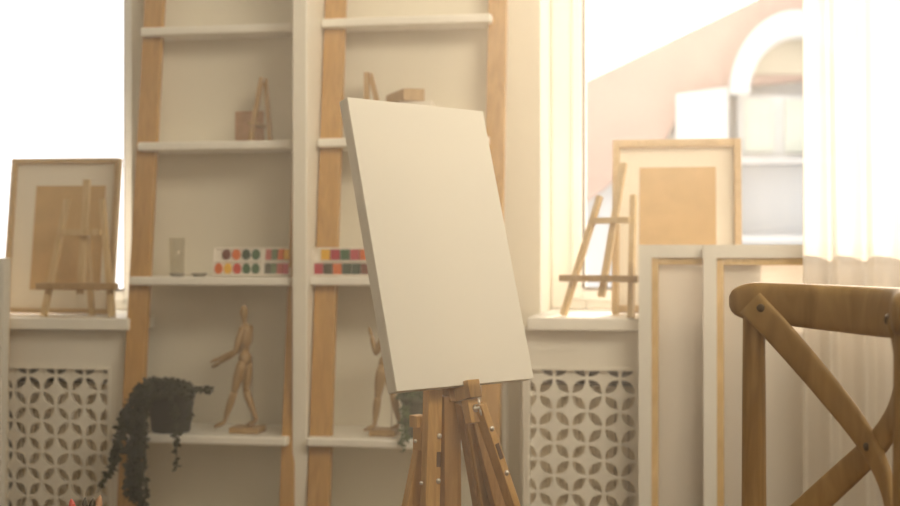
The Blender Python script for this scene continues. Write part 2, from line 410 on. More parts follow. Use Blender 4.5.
# dark A-shaped easel seen from its side and a pinkish block behind it
yy = y2 + .03
def aframe(label, u0, ut, u1, y, z, h, w, mat, du=0):
    t = thing('small_easel', label, 'easel', (X(ut, y), y, z), 'small wooden easels on sills and shelves')
    o = Vector((X(ut, y), y, z + .001)); a = X(u0, y) - o.x; c = X(u1, y) - o.x
    for dy in (0, .012):
        b = MB(); b.bar(o + Vector((a, dy, 0)), o + Vector((-.003, dy * .4 + .012, h)), w, .008, (1, 0, 0)); b.build('leg', mat, t, bevel=.001)
    b = MB(); b.bar(o + Vector((c, .028, 0)), o + Vector((.004, .022, h * .99)), w, .009, (1, 0, 0)); b.build('rear_leg', mat, t, bevel=.001)
    b = MB(); b.bar(o + Vector((a * .72, -.012, h * .27)), o + Vector((a * .72, .075, h * .27)), .009, .02, UP); b.build('ledge', mat, t, bevel=.001)
    b = MB(); b.blob(o + Vector((0, .022, h * .955)), (.006, .012, .006)); b.build('bolt', M['metal'], t)
    return t
aframe('small dark wooden easel folded like a letter A, on second board of left ladder shelf', 250, 261, 267, yy, z2, Z(260, 77, yy) - z2, .011, M['pinedark'])
b = MB(); b.box(X(235, yy + .1), X(263, yy + .1), yy + .1, yy + .118, z2, Z(250, 111, yy + .1)); b.box(X(235, yy + .1) + .004, X(263, yy + .1) - .004, yy + .097, yy + .1, z2 + .004, Z(250, 124, yy + .1))
tag(b.build('wooden_board', M['pinkwood'], bevel=.002), 'little reddish wooden panel leaning behind the A-shaped easel', 'board')

PC = {'brown': (.16, .04, .02), 'red': (.55, .05, .025), 'orange': (.70, .16, .03), 'yellow': (.80, .46, .03), 'green': (.045, .12, .05), 'dgreen': (.03, .06, .03),
      'crimson': (.45, .03, .06), 'grey': (.10, .10, .07), 'rose': (.50, .14, .12), 'dark': (.06, .045, .02), 'lgreen': (.16, .22, .12)}
for k_, v_ in PC.items(): M['p_' + k_] = plain('paint_' + k_, v_, .45, noise=.12, scale=120)
def paint_set(label, o, yaw, w, h, rows, rnd, handle=False, lean=12):
    """open white box standing on its long edge, pans facing the room"""
    t = thing('watercolour_set', label, 'paint set', o, 'watercolour sets on the middle boards')
    cy, sy = math.cos(R(yaw)), math.sin(R(yaw)); L = R(lean)
    def q(a, z, d): y = z * math.sin(L) - d * math.cos(L); return Vector(o) + Vector((a * cy - y * sy, a * sy + y * cy, .001 + z * math.cos(L) + d * math.sin(L)))
    def bx(mb, a0, a1, b0, b1, d0, d1): mb.hexa([q(a0, b0, d1), q(a1, b0, d1), q(a1, b0, d0), q(a0, b0, d0), q(a0, b1, d1), q(a1, b1, d1), q(a1, b1, d0), q(a0, b1, d0)])
    b = MB(); bx(b, 0, w, 0, h, 0, .006)
    for z0 in (0, h * .5 - .002, h - .005): bx(b, 0, w, z0, z0 + .005, .006, .011)
    bx(b, 0, .004, 0, h, .006, .011); bx(b, w - .004, w, 0, h, .006, .011)
    if handle:
        pts = [q(-.012 + .011 * math.cos(a) * 1.0, h * .5 + h * .36 * math.sin(a), .006) for a in [math.pi / 2 + i * math.pi / 8 for i in range(9)]]
        b.tube([q(.0, h * .86, .006)] + pts + [q(0, h * .14, .006)], .0028, 6)
    b.build('tray', M['tray'], t, bevel=.001)
    for r_, (start, cols) in enumerate(rows):
        n = len(cols); zc = h * (.25 + .5 * r_); pw = (w - start - .006) / n
        for i, cname in enumerate(cols):
            a = start + (i + .5) * pw
            b = MB()
            if rnd:
                ring = [(pw * .43, zc)]
                N_ = 14; v0 = [q(a + pw * .42 * math.cos(2 * math.pi * j / N_), zc + h * .19 * math.sin(2 * math.pi * j / N_), .0115) for j in range(N_)]
                v1 = [q(a + pw * .42 * math.cos(2 * math.pi * j / N_), zc + h * .19 * math.sin(2 * math.pi * j / N_), .006) for j in range(N_)]
                b.add(v0 + v1, [tuple(range(N_))] + [(j, (j + 1) % N_, N_ + (j + 1) % N_, N_ + j) for j in range(N_)])
            else: bx(b, a - pw * .44, a + pw * .44, zc - h * .18, zc + h * .18, .006, .0115)
            b.build('paint_pan', M['p_' + cname], t)
yq = y3 + .03
hq = Z(240, 248, yq) - z3
paint_set('open white watercolour set with round pans on the left ladder shelf', (X(213, yq), yq, z3), 4, X(262, yq) - X(213, yq), hq,
          [(.004, ['orange', 'yellow', 'red', 'green', 'green']), (.022, ['brown', 'orange', 'dgreen', 'green', 'dgreen'][:4])], True)
paint_set('open white watercolour set with square pans, right of the round-pan set on left ladder shelf', (X(262.7, yq), yq + .012, z3), -2, X(291, yq) - X(263, yq), hq,
          [(.003, ['grey', 'lgreen', 'rose', 'crimson']), (.003, ['rose', 'lgreen', 'orange', 'yellow'])], False)
# tumbler and two little pans
yg = y3 + .07
b = MB(); rg = .021; hg = Z(177, 238, yg) - z3
b.lathe((X(177, yg), yg, z3 + .0005), [(0, 0), (rg * .85, 0), (rg, hg), (rg - .002, hg), (rg * .8, .006), (0, .006)], 28)
tag(b.build('drinking_glass', M['tumbler']), 'clear glass tumbler at the left end of the middle shelf board', 'glass')
for i, (u, lab) in enumerate(((177, 'small grey metal pan lying before the clear tumbler'), (199, 'small grey metal pan lying between tumbler and paint set'))):
    y = y3 + .025
    b = MB(); x = X(u, y); b.lathe((x, y, z3 + .0005), [(0, .0), (.014, 0), (.022, .009), (.020, .009), (.013, .003), (0, .003)], 24)
    o = b.build('metal_pan', M['greymetal']); tag(o, lab, 'pan', 'small pans on the middle board')

# ------------------------------------------------------------------ wooden manikins
def manikin(label, base_uv, y, zbase, J, sc_u=None):
    """J: joints in photo pixels on plane y, each with its own small depth offset"""
    o = P(base_uv[0], 300, y); o.z = zbase
    t = thing('artist_manikin', label, 'manikin', o, 'jointed wooden manikins on the lower boards')
    def q(n, d=0):
        u, v, dd = J[n]; p = P(u, v, y); p.y += dd; return p
    b = MB(); bw = P(base_uv[1], 300, y).x - P(base_uv[0], 300, y).x
    b.box(o.x - bw, o.x + bw, y - .028, y + .035, zbase + .0005, zbase + .016); b.build('base', M['manikin'], t, bevel=.003)
    b = MB(); rx = P(J['rod'][0], 300, y).x; b.tube([(rx, y + .018, zbase + .016), (rx, y + .018, q('pelvis').z + .004), (q('pelvis').x, y, q('pelvis').z)], .0016, 8); b.build('rod', M['metal'], t)
    b = MB()
    def seg(a, c, r1, r2, r3=None):
        a = Vector(a); c = Vector(c); n = 9
        pts = [a.lerp(c, i / (n - 1)) for i in range(n)]
        rs = []
        for i in range(n):
            f = i / (n - 1); r = r1 + (r2 - r1) * f
            bul = .72 + .38 * math.sin(math.pi * min(1, f * .85 + .12)); rs.append(r * bul * 1.18)
        b.tube(pts, rs, 12)
    def ball(p, r): b.blob(p, (r * 1.1, r * 1.1, r * 1.1))
    head, neck, chest, waist, pel = q('head'), q('neck'), q('chest'), q('waist'), q('pelvis')
    b.blob(head, (.0105, .0115, .0205), axis=(head - neck)); ball(neck, .0055); seg(head - (head - neck) * .3, neck, .005, .006)
    sh = (q('sh1') + q('sh2')) / 2
    b.blob((sh + chest) / 2, (.018, .027, .033), axis=(sh - chest)); ball(waist, .010)
    b.blob(pel, (.0165, .022, .020)); seg(neck, sh, .006, .007)
    for k in ('1', '2'):
        s_, e, h_ = q('sh' + k), q('el' + k), q('ha' + k)
        ball(s_, .0085); seg(s_, e, .0085, .007); ball(e, .006); seg(e, h_, .007, .005); d = (h_ - e).normalized()
        b.blob(h_ + d * .012, (.0045, .008, .015), axis=d)
        hp, kn, an, to = q('hip' + k), q('kn' + k), q('an' + k), q('to' + k)
        ball(hp, .0105); seg(hp, kn, .012, .0085); ball(kn, .0075); seg(kn, an, .009, .0055); ball(an, .0055)
        d = (to - an).normalized(); m = an.lerp(to, .5); m.z = min(m.z, to.z); b.blob(m, (.006, .0085, (to - an).length * .62), axis=(to - an))
    b.build('figure', M['manikin'], t)
    return t
ym = y4 + .07
J1 = dict(head=(244, 313, 0), neck=(244, 323, 0), sh1=(246, 329, -.03), sh2=(246, 329, .03), chest=(245.5, 343, 0), waist=(245, 349, 0), pelvis=(245, 358, 0), rod=(250, 0, 0),
          el1=(240, 351, -.034), ha1=(222, 362, -.02), el2=(234, 352, .03), ha2=(217, 359, .02),
          hip1=(243, 364, -.013), kn1=(236, 392, -.015), an1=(227, 419, -.015), to1=(217, 423.5, -.015),
          hip2=(246, 364, .013), kn2=(244, 392, .015), an2=(254, 419, .015), to2=(245, 424, .015))
manikin('jointed wooden manikin walking with forearms held out, whole on left ladder shelf', (247, 262), ym, z4, J1)
z4b, y4b = S2[3]; ym2 = y4b + .07
J2 = dict(head=(388, 318, 0), neck=(388, 328, 0), sh1=(388, 334, -.03), sh2=(388, 334, .03), chest=(387, 347, 0), waist=(386, 354, 0), pelvis=(385, 363, 0), rod=(390, 0, 0),
          el1=(379, 352, -.03), ha1=(374, 336, -.025), el2=(396, 354, .03), ha2=(402, 366, .03),
          hip1=(383, 368, -.013), kn1=(379, 397, -.015), an1=(376, 423, -.015), to1=(366, 427, -.015),
          hip2=(387, 368, .013), kn2=(392, 396, .015), an2=(398, 423, .015), to2=(389, 428, .015))
manikin('jointed wooden manikin with one forearm raised, mostly hidden behind the big canvas', (384, 397), ym2, z4b, J2)

# ------------------------------------------------------------------ plants
def leaf(mb, p, d, n, L, w):
    d = Vector(d).normalized(); n = Vector(n); n = (n - d * n.dot(d)).normalized(); a = d.cross(n); p = Vector(p)
    mb.add([p, p + d * L * .35 + a * w / 2 + n * L * .06, p + d * L * .75 + a * w * .35 - n * 0, p + d * L - n * L * .1, p + d * L * .75 - a * w * .35, p + d * L * .35 - a * w / 2 + n * L * .06],
           [(0, 1, 2, 3), (0, 3, 4, 5)], True)
def rv(): return Vector((random.gauss(0, 1), random.gauss(0, 1), random.gauss(0, 1))).normalized()
def vine(parent, pts, mat, n, L, w, name='vine'):
    b = MB(); pts = [Vector(p) for p in pts]
    sm = []
    for i in range(len(pts) - 1):
        for f in range(6): sm.append(pts[i].lerp(pts[i + 1], f / 6))
    sm.append(pts[-1]); 
    for _ in range(3): sm = [sm[0]] + [(sm[i - 1] + sm[i] * 2 + sm[i + 1]) / 4 for i in range(1, len(sm) - 1)] + [sm[-1]]
    b.tube(sm, .0011, 5)
    for i in range(n):
        f = random.random() * (len(sm) - 1.001); p = sm[int(f)].lerp(sm[int(f) + 1], f % 1)
        d = rv(); d.z -= .4; leaf(b, p, d, rv(), L * random.uniform(.7, 1.2), w * random.uniform(.7, 1.2))
    return b.build(name, mat, parent)
yv = y4 + .055
pc = P(171, 436, yv); r0 = .044
t = thing('trailing_plant', 'dark trailing houseplant in a black pot at left end of lower shelf board', 'plant', (pc.x, yv, z4))
hp_ = Z(171, 391, yv) - z4; r1 = (X(194, yv) - X(150, yv)) / 2
b = MB(); b.lathe((pc.x, yv, z4 + .0005), [(0, 0), (r1 * .78, 0), (r1 * .82, .004), (r1 * .98, hp_ * .82), (r1 * 1.03, hp_ * .82), (r1 * 1.05, hp_), (r1 * .97, hp_), (r1 * .93, hp_ * .85), (0, hp_ * .84)], 28)
b.build('pot', M['pot'], t)
b = MB(); top = Vector((pc.x, yv, z4 + hp_))
for i in range(850):
    a = random.uniform(0, 2 * math.pi); rr = math.sqrt(random.random())
    p = top + Vector((math.cos(a) * rr * r1 * 1.25 - .012, math.sin(a) * rr * r1 * 1.1, (1 - rr * rr) * .024 + random.uniform(-.012, .004)))
    leaf(b, p, rv() + Vector((0, 0, .3)), rv(), random.uniform(.009, .016), .009)
b.build('foliage', M['leaf'], t)
def V(u, v, dy=0.): p = P(u, v, y4 - .02 + dy); return p
yo = -.045
for pts, n in (
    ([(160, 392, 0), (140, 396, -.03), (128, 420, yo), (120, 450, yo), (108, 472, yo), (99, 488, yo)], 170),
    ([(160, 392, 0), (138, 400, -.03), (122, 425, yo), (113, 455, yo), (112, 470, yo)], 170),
    ([(160, 392, 0), (142, 394, -.03), (132, 420, yo), (128, 460, yo), (127, 494, yo)], 330),
    ([(162, 392, 0), (145, 392, -.03), (137, 415, yo), (134, 460, yo), (136, 500, yo)], 360),
    ([(162, 392, 0), (147, 398, -.03), (143, 425, yo), (140, 470, yo), (143, 520, yo)], 330),
    ([(162, 392, 0), (140, 391, -.03), (126, 405, yo), (118, 428, yo), (117, 462, yo)], 220),
    ([(162, 390, 0), (148, 386, -.03), (134, 392, yo), (126, 412, yo), (125, 440, yo)], 230),
    ([(165, 392, 0), (150, 391, -.03), (140, 398, yo), (133, 420, yo), (131, 480, yo)], 260),
    ([(165, 392, 0), (152, 394, -.03), (147, 405, yo), (145, 430, yo), (146, 446, yo)], 150),
    ([(165, 385, .02), (150, 380, 0), (138, 388, -.03), (132, 400, yo)], 200),
    ([(160, 392, 0), (141, 400, -.03), (137, 430, yo), (137, 470, yo), (139, 505, yo)], 420),
    ([(160, 392, 0), (138, 398, -.03), (133, 430, yo), (131, 470, yo), (133, 500, yo)], 420),
    ([(162, 390, 0), (148, 393, -.03), (141, 425, yo), (143, 465, yo), (146, 512, yo)], 380),
    ([(180, 392, 0), (192, 389, 0), (203, 388, 0), (212, 391, 0)], 46),
    ([(178, 392, 0), (186, 394, -.02), (191, 402, -.02), (190, 416, -.02)], 50),
    ([(172, 396, 0), (176, 415, yo), (177, 440, yo), (176, 470, yo)], 85)):
    vine(t, [V(*p) for p in pts], M['leaf'], int(n * .8), .0155, .0115)
# second plant, half behind the big canvas
y_ = y4b + .05
pc = P(414, 440, y_); t = thing('trailing_plant', 'greyish trailing plant in a small pot just behind the easel', 'plant', (pc.x, y_, z4b))
hp2 = Z(414, 396, y_) - z4b; r2 = .031
b = MB(); b.lathe((pc.x, y_, z4b + .0005), [(0, 0), (r2 * .75, 0), (r2, hp2 * .85), (r2 * 1.06, hp2 * .85), (r2 * 1.06, hp2), (r2 * .95, hp2), (0, hp2 * .86)], 26)
M['pot2'] = plain('grey_green_pot', (.16, .17, .11), .7); b.build('pot', M['pot2'], t)
b = MB()
for i in range(420):
    a = random.uniform(0, 6.28); rr = math.sqrt(random.random())
    leaf(b, Vector((pc.x, y_, z4b + hp2)) + Vector((math.cos(a) * rr * r2 * 1.2, math.sin(a) * rr * r2 * 1.2, (1 - rr * rr) * .02 - .004)), rv() + Vector((0, 0, .3)), rv(), random.uniform(.009, .016), .009)
b.build('foliage', M['leaf2'], t)
for pts, n in (([(408, 395, 0), (403, 402, -.02), (402, 425, -.07), (403, 452, -.07)], 90), ([(412, 395, 0), (409, 402, -.03), (408, 425, -.07), (407, 440, -.07)], 90),
               ([(420, 395, 0), (434, 400, -.03), (446, 425, -.06), (448, 470, -.07), (447, 504, -.07)], 130)):
    vine(t, [P(u, v, y_ + d) for u, v, d in pts], M['leaf2'], n, .0125, .0085)

# ------------------------------------------------------------------ things on the right ladder shelf
z2b, y2b = S2[1]; z3b, y3b = S2[2]
yy = y2b + .05
t = aframe('small wooden easel standing upright, its tip above the big canvas', 366, 366.5, 384, yy, z2b, Z(366, 72, yy) - z2b, .013, M['pinedark'])
# wooden wedge box standing on a white box
yy = y2b + .06
b = MB(); zb0 = Z(405, 101, yy); b.box(X(399, yy), X(432, yy), yy, yy + .06, z2b + .0005, zb0 - .001)
tag(b.build('storage_box', M['tray'], bevel=.002), 'white box carrying a wooden case, behind the top of the canvas', 'box')
b = MB(); x0, xm, x1 = X(383, yy), X(405, yy), X(424, yy); zt0 = Z(405, 88.5, yy); zl0 = Z(383, 94, yy)
b.hexa([(x0, yy + .03, zb0), (xm, yy - .012, zb0), (x1, yy + .012, zb0), (x0 + .05, yy + .08, zb0),
        (x0, yy + .03, zl0), (xm, yy - .012, zt0), (x1, yy + .012, zt0), (x0 + .05, yy + .08, zl0 + .01)])
b.add([Vector((0, 0, 0))], [])
b.v.pop()
tag(b.build('wooden_case', M['pinedark'], bevel=.002), 'angular wooden case lying on a white box above the big canvas', 'case')
yq = y3b + .027
paint_set('open white watercolour set with a finger loop, on the shelf left of the big canvas', (X(313.5, yq), yq, z3b), 0, X(392, yq) - X(313.5, yq), Z(340, 248, yq) - z3b,
          [(.004, ['crimson', 'dark', 'orange', 'dgreen', 'dgreen', 'brown', 'red', 'dark']), (.021, ['yellow', 'crimson', 'green', 'crimson', 'orange', 'green', 'brown'])], False, True, 2)

# ------------------------------------------------------------------ stretched canvases leaning by the right window
def stretched(label, u0, u1, vt, Yt, lean, name='stretched_canvas', depth=.03):
    x0, x1 = X(u0, Yt), X(u1, Yt); zt = Z((u0 + min(u1, 800)) / 2, vt, Yt); yb = Yt - zt * math.tan(R(lean))
    t = thing(name, label, 'canvas', ((x0 + x1) / 2, yb, 0), 'tall canvases leaning with their backs to the room')
    L = R(lean); up = Vector((0, math.sin(L), math.cos(L))); n = Vector((0, -math.cos(L), math.sin(L))); o = Vector((x0, yb, .004)); h = zt / math.cos(L); w = x1 - x0
    def bx(mb, a0, a1, b0, b1, d0, d1):
        f = lambda a, b_, d: o + Vector((a, 0, 0)) + up * b_ + n * d
        mb.hexa([f(a0, b0, d1), f(a1, b0, d1), f(a1, b0, d0), f(a0, b0, d0), f(a0, b1, d1), f(a1, b1, d1), f(a1, b1, d0), f(a0, b1, d0)])
    e = .030; s = .016
    b = MB(); bx(b, .002, e, .002, h - .002, .003, depth - .003); bx(b, w - e, w - .002, .002, h - .002, .003, depth - .003); bx(b, e, w - e, .002, e, .003, depth - .003); bx(b, e, w - e, h - e, h - .002, .003, depth - .003)
    bx(b, e, e + s, e, h - e, .006, depth - .008); bx(b, w - e - s, w - e, e, h - e, .006, depth - .008); bx(b, e + s, w - e - s, h - e - s, h - e, .006, depth - .008); bx(b, e + s, w - e - s, e, e + s, .006, depth - .008)
    b.build('stretcher_bars', M['stretcher'], t, bevel=.001)
    b = MB(); bx(b, 0, w, 0, h, 0, .0015); b.build('canvas_cloth', M['rawcanvas'], t)
    b = MB(); bx(b, 0, e, 0, h, depth - .002, depth); bx(b, w - e, w, 0, h, depth - .002, depth); bx(b, e, w - e, h - e, h, depth - .002, depth); bx(b, e, w - e, 0, e, depth - .002, depth)
    bx(b, 0, .0015, 0, h, .0015, depth - .002); bx(b, w - .0015, w, 0, h, .0015, depth - .002); bx(b, 0, w, h - .0015, h, .0015, depth - .002)
    b.build('folded_edge', M['canvas'], t)
    return t
stretched('tall canvas showing its back, nearer the radiator lattice and behind the other', 639, 760, 247, 3.0, 2.2)
stretched('tall canvas showing its back, in front of the other and partly behind the curtain', 703, 935, 247, 2.955, 2.2)
# narrow white canvas leaning at the far left edge
Yt = 2.98; x0, x1 = X(-70, Yt), X(7.5, Yt)
t = thing('stretched_canvas', 'white canvas at the far left edge of the view, leaning on the sill', 'canvas', ((x0 + x1) / 2, Yt - .04, 0))
zt = Z(4, 258, Yt)
b = MB(); b.hexa([(x0, Yt - .05, .002), (x1, Yt - .05, .002), (x1, Yt - .02, .002), (x0, Yt - .02, .002), (x0, Yt - .012, zt), (x1, Yt - .012, zt), (x1, Yt + .018, zt), (x0, Yt + .018, zt)])
b.build('canvas_cloth', M['canvas'], t, bevel=.002)
b = MB(); b.hexa([(x0 + .01, Yt - .02, .004), (x1 - .002, Yt - .02, .004), (x1 - .002, Yt - .016, .004), (x0 + .01, Yt - .016, .004), (x0 + .01, Yt + .018, zt - .01), (x1 - .002, Yt + .018, zt - .01), (x1 - .002, Yt + .022, zt - .01), (x0 + .01, Yt + .022, zt - .01)])
b.build('stretcher_bars', M['stretcher'], t)

# ------------------------------------------------------------------ sheer curtain
yc = 2.84
x0 = X(803, yc); x1 = x0 + .95
b = MB(); nx = 260; nz = 24
for j in range(nz + 1):
    z = .03 + (2.62 - .03) * j / nz
    for i in range(nx + 1):
        f = i / nx; ph = f * 2 * math.pi * 13 + .5 * math.sin(f * 21); amp = .020 * (.65 + .35 * math.sin(f * 9 + 1)) * (1.0 - .25 * z / 2.6)
        b.v.append(Vector((x0 + f * .95 + .004 * math.sin(z * 2 + f * 12) * (f > .02), yc + amp * math.sin(ph) + .006 * math.sin(2 * ph + z), z)))
for j in range(nz):
    for i in range(nx):
        a = j * (nx + 1) + i; b.f.append((a, a + 1, a + nx + 2, a + nx + 1)); b.sm.append(True)
tag(b.build('sheer_curtain', M['sheer']), 'sheer white floor-length curtain hanging at the right of the window', 'curtain')
b = MB(); b.box(xb - .2, 2.7, yc - .012, yc + .012, 2.63, 2.75); struct('trim_3', b, M['white'])

# ------------------------------------------------------------------ cross-back chair
A3 = Vector(W((754 - 450) / F * 1.62, 1.62, 0)); B3 = Vector(W((906 - 450) / F * 1.31, 1.31, 0)); A3.z = B3.z = 0
ch = (B3 - A3); nb = Vector((-ch.y, ch.x, 0)).normalized()
if nb.dot(FWD) < 0: nb = -nb
mid_ = (A3 + B3) / 2
# bow chosen so that the middle of the back falls at photo column 870
best = min((abs(((mid_ + nb * s * .001).dot(RT)) / ((mid_ + nb * s * .001).dot(FWD)) - 434 / F), s) for s in range(20, 130))[1] * .001
def arc(t): return A3.lerp(B3, t) + nb * best * 4 * t * (1 - t)
def arcn(t):
    d = (arc(t + .01) - arc(t - .01)).normalized(); return Vector((-d.y, d.x, 0)) * (1 if Vector((-d.y, d.x, 0)).dot(nb) > 0 else -1)
chair = thing('crossback_chair', 'oiled oak cross-back chair in the right foreground with curved top rail', 'chair', (mid_.x, mid_.y, 0))
def zz(v, t): return H - (v - 253) / F * t
b = MB(); pts = []; ns = []; hw = []; ht = []
T0, T1 = -.068, 1.075; N_ = 150
for i in range(N_ + 1):
    f = i / N_; t = T0 + (T1 - T0) * f; e = min(f, 1 - f) * N_
    cap = math.sqrt(max(0, 1 - max(0, 1 - e / 11) ** 2)) if e < 11 else 1
    cap = max(cap, .05)
    mid = math.sin(math.pi * min(max(t, 0), 1))
    topz = H - .0405 + .003 * (1 - mid); hh = .0255 + .0045 * mid ** .8
    p = arc(t); p.z = topz - hh; pts.append(p); ns.append(arcn(t)); hw.append(hh * (.22 + .78 * cap)); ht.append(.0150 * cap)
b.sweep(pts, ns, hw, ht, 24, .68); b.build('top_rail', M['chair'], chair)
for tt in (0, 1):
    p = arc(tt); n_ = arcn(tt); b = MB()
    P_ = []; 
    for z, off in ((.0, .07), (.2, .04), (.42, .008), (.5, 0), (.7, 0), (H - .085, 0), (H - .06, 0)):
        q_ = p + nb * off; q_.z = z; P_.append(q_)
    b.sweep(P_, n_, [.013, .014, .0165, .0160, .0150, .0140, .013], [.012, .013, .015, .014, .013, .012, .010], 18, .8)
    b.build('back_post', M['chairpost'], chair)
zl, zh = H - .395, H - .064
for k in (0, 1):
    b = MB(); P_ = []; ns = []
    for i in range(25):
        f = i / 24; t = f; g_ = f + .045 * math.sin(2 * math.pi * f); z = (zh + (zl - zh) * g_) if k == 0 else (zl + (zh - zl) * g_)
        n_ = arcn(t); q_ = arc(t) - n_ * (.0185 if k == 0 else .0125); q_.z = z; P_.append(q_); ns.append(n_)
    hwid = [.0165 + .002 * abs(2 * i / 24 - 1) for i in range(25)]
    b.sweep(P_, ns, hwid, .0052, 16, .55); b.build('cross_brace', M['chair'], chair)
b = MB(); q_ = [arc(i / 14) for i in range(15)]; nn = [arcn(i / 14) for i in range(15)]
for p in q_: p.z = zl - .012
b.sweep(q_, nn, .019, .010, 16, .6); b.build('lower_rail', M['chair'], chair)
for t, z in ((.035, zh - .006), (.5, (zl + zh) / 2), (1.0, zh - .006), (.03, zl), (.97, zl)):
    n_ = arcn(t); q_ = arc(t) - n_ * (.0245 if t < .9 else .02); q_.z = z
    b = MB(); b.lathe(q_ + n_ * .003, [(.0052, 0), (.0052, .003), (.004, .0042), (0, .0042)], 16, axis=-n_); b.build('screw', M['screw'], chair)
# seat towards the room, with front legs and stretchers
fr = -nb; sw = ch.normalized(); b = MB(); ring = []
for i in range(40):
    a = 2 * math.pi * i / 40; cx_, cy_ = math.cos(a), math.sin(a)
    q = mid_ + fr * (.19 + .20 * math.copysign(abs(cy_) ** .7, cy_)) + sw * ((.19 + .02 * cy_) * math.copysign(abs(cx_) ** .7, cx_)); ring.append(q)
vs = [Vector((q.x, q.y, .435)) for q in ring] + [Vector((q.x, q.y, .46)) for q in ring]
cq = mid_ + fr * .19
vs += [Vector((cq.x + (q.x - cq.x) * .8, cq.y + (q.y - cq.y) * .8, .456)) for q in ring]
n = 40; b.add(vs, [tuple(range(n))[::-1]] + [(i, (i + 1) % n, n + (i + 1) % n, n + i) for i in range(n)] + [(n + i, n + (i + 1) % n, 2 * n + (i + 1) % n, 2 * n + i) for i in range(n)] + [tuple(range(2 * n, 3 * n))])
b.build('seat', M['chair'], chair, bevel=.006)
for sg in (-1, 1):
    b = MB(); a = mid_ + fr * .34 + sw * sg * .17; c = mid_ + fr * .37 + sw * sg * .185
    b.tube([(c.x, c.y, 0), (a.x, a.y, .44)], [.012, .018], 14); b.build('front_leg', M['chairpost'], chair)
    b = MB(); d = mid_ + sw * sg * .165 + nb * .035; b.tube([(c.x, c.y, .2), (d.x, d.y, .2)], .009, 10); b.build('stretcher', M['chairpost'], chair)

# ------------------------------------------------------------------ big canvas on the field easel
al, ln = .72896, .26602; Wc, Hc = .28134, .45097; dp = .021
rr_ = RT * math.cos(al) + FWD * math.sin(al); nn_ = RT * math.sin(al) - FWD * math.cos(al)
upc = -nn_ * math.sin(ln) + UP * math.cos(ln); nc = nn_ * math.cos(ln) + UP * math.sin(ln)
BL = W(-.07634, 1.80, -.19952)
cv = thing('blank_canvas', 'blank white stretched canvas tilted back on the wooden easel in the centre', 'canvas', BL)
def cb(mb, a0, a1, b0, b1, d0, d1):
    f = lambda a, b_, d: BL + rr_ * a + upc * b_ + nc * d
    mb.hexa([f(a0, b0, d1), f(a1, b0, d1), f(a1, b0, d0), f(a0, b0, d0), f(a0, b1, d1), f(a1, b1, d1), f(a1, b1, d0), f(a0, b1, d0)])
b = MB(); cb(b, 0, Wc, 0, Hc, -.0025, 0); cb(b, 0, .0015, 0, Hc, -dp, -.0025); cb(b, Wc - .0015, Wc, 0, Hc, -dp, -.0025); cb(b, .0015, Wc - .0015, Hc - .0015, Hc, -dp, -.0025); cb(b, .0015, Wc - .0015, 0, .0015, -dp, -.0025)
b.build('canvas_cloth', M['canvas'], cv, bevel=.0012)
b = MB(); e = .035
cb(b, .002, e, .002, Hc - .002, -dp, -.003); cb(b, Wc - e, Wc - .002, .002, Hc - .002, -dp, -.003); cb(b, e, Wc - e, .002, e, -dp, -.003); cb(b, e, Wc - e, Hc - e, Hc - .002, -dp, -.003)
b.build('stretcher_bars', M['stretcher'], cv)

ez = thing('field_easel', 'wooden tripod easel with riveted legs holding the big blank canvas', 'easel', (W(0, 1.9, 0).x, W(0, 1.9, 0).y, 0))
def depth_to_floor(u0, v0, t0, u1, v1, tf):        # follow the picture line down to the floor, reaching depth tf
    vf = 253 + H / tf * F; return C(u0 + (u1 - u0) * (vf - v0) / (v1 - v0), vf, tf)
def legbar(name, u0, v0, t0, u1, v1, tf, w, th, mat, bev=.0015):
    a = C(u0, v0, t0); q = depth_to_floor(u0, v0, t0, u1, v1, tf); q.z = max(q.z, .004)
    b = MB(); b.bar(a, q, w, th, rr_); return b.build(name, mat, ez, bevel=bev), a, q
def onbar(a, q, v):                                 # point on the leg where it crosses photo row v
    lo, hi = 0., 1.
    for _ in range(40):
        m = (lo + hi) / 2; p = a.lerp(q, m); vv = 253 + F * (H - p.z) / p.dot(FWD)
        if vv < v: lo = m
        else: hi = m
    return a.lerp(q, lo)
def rivet(parent, p, d, r=.0042):
    b = MB(); b.lathe(p, [(r, 0), (r, .0012), (r * .7, .0028), (0, .0034)], 14, axis=d); b.build('rivet', M['metal'], parent)
face = (nn_ * .7 - FWD * .3).normalized()
# left front plank (leg), outer left leg, middle leg, right leg
L1, a1, q1 = legbar('leg', 433, 384, 1.885, 430, 506, 1.80, .028, .014, M['easel'])
strip = nn_
for v in (436, 481): rivet(L1, onbar(a1, q1, v) + nn_ * .0072 + rr_ * .0085, nn_)
b = MB(); p = onbar(a1, q1, 452); p2 = onbar(a1, q1, 467); b.bar(p + nn_ * .0066 + rr_ * .0085, p2 + nn_ * .0066 + rr_ * .0085, .0075, .003, rr_); b.build('slot', M['slot'], L1)
L2, a2, q2 = legbar('leg', 424, 440, 1.90, 411, 506, 1.76, .026, .014, M['easel'])
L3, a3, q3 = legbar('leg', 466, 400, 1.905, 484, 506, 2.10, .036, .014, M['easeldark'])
b = MB()
for sg in (-1, 1):
    b.bar(a3 + rr_ * sg * .0125 + nn_ * .008, q3 + rr_ * sg * .0125 + nn_ * .008, .0045, .006, rr_)
b.build('edge_strip', M['easel'], L3, bevel=.001)
L4, a4, q4 = legbar('leg', 479, 404, 1.885, 513, 506, 1.95, .013, .020, M['easel'])
for v in (428, 472): rivet(L4, onbar(a4, q4, v) + nn_ * .010, nn_)
b = MB(); p = onbar(a4, q4, 443); p2 = onbar(a4, q4, 458); b.bar(p + nn_ * .0095, p2 + nn_ * .0095, .0075, .003, rr_); b.build('slot', M['slot'], L4)
L5, a5, q5 = legbar('leg', 474, 404, 1.915, 500, 506, 2.05, .030, .012, M['easeldark'])
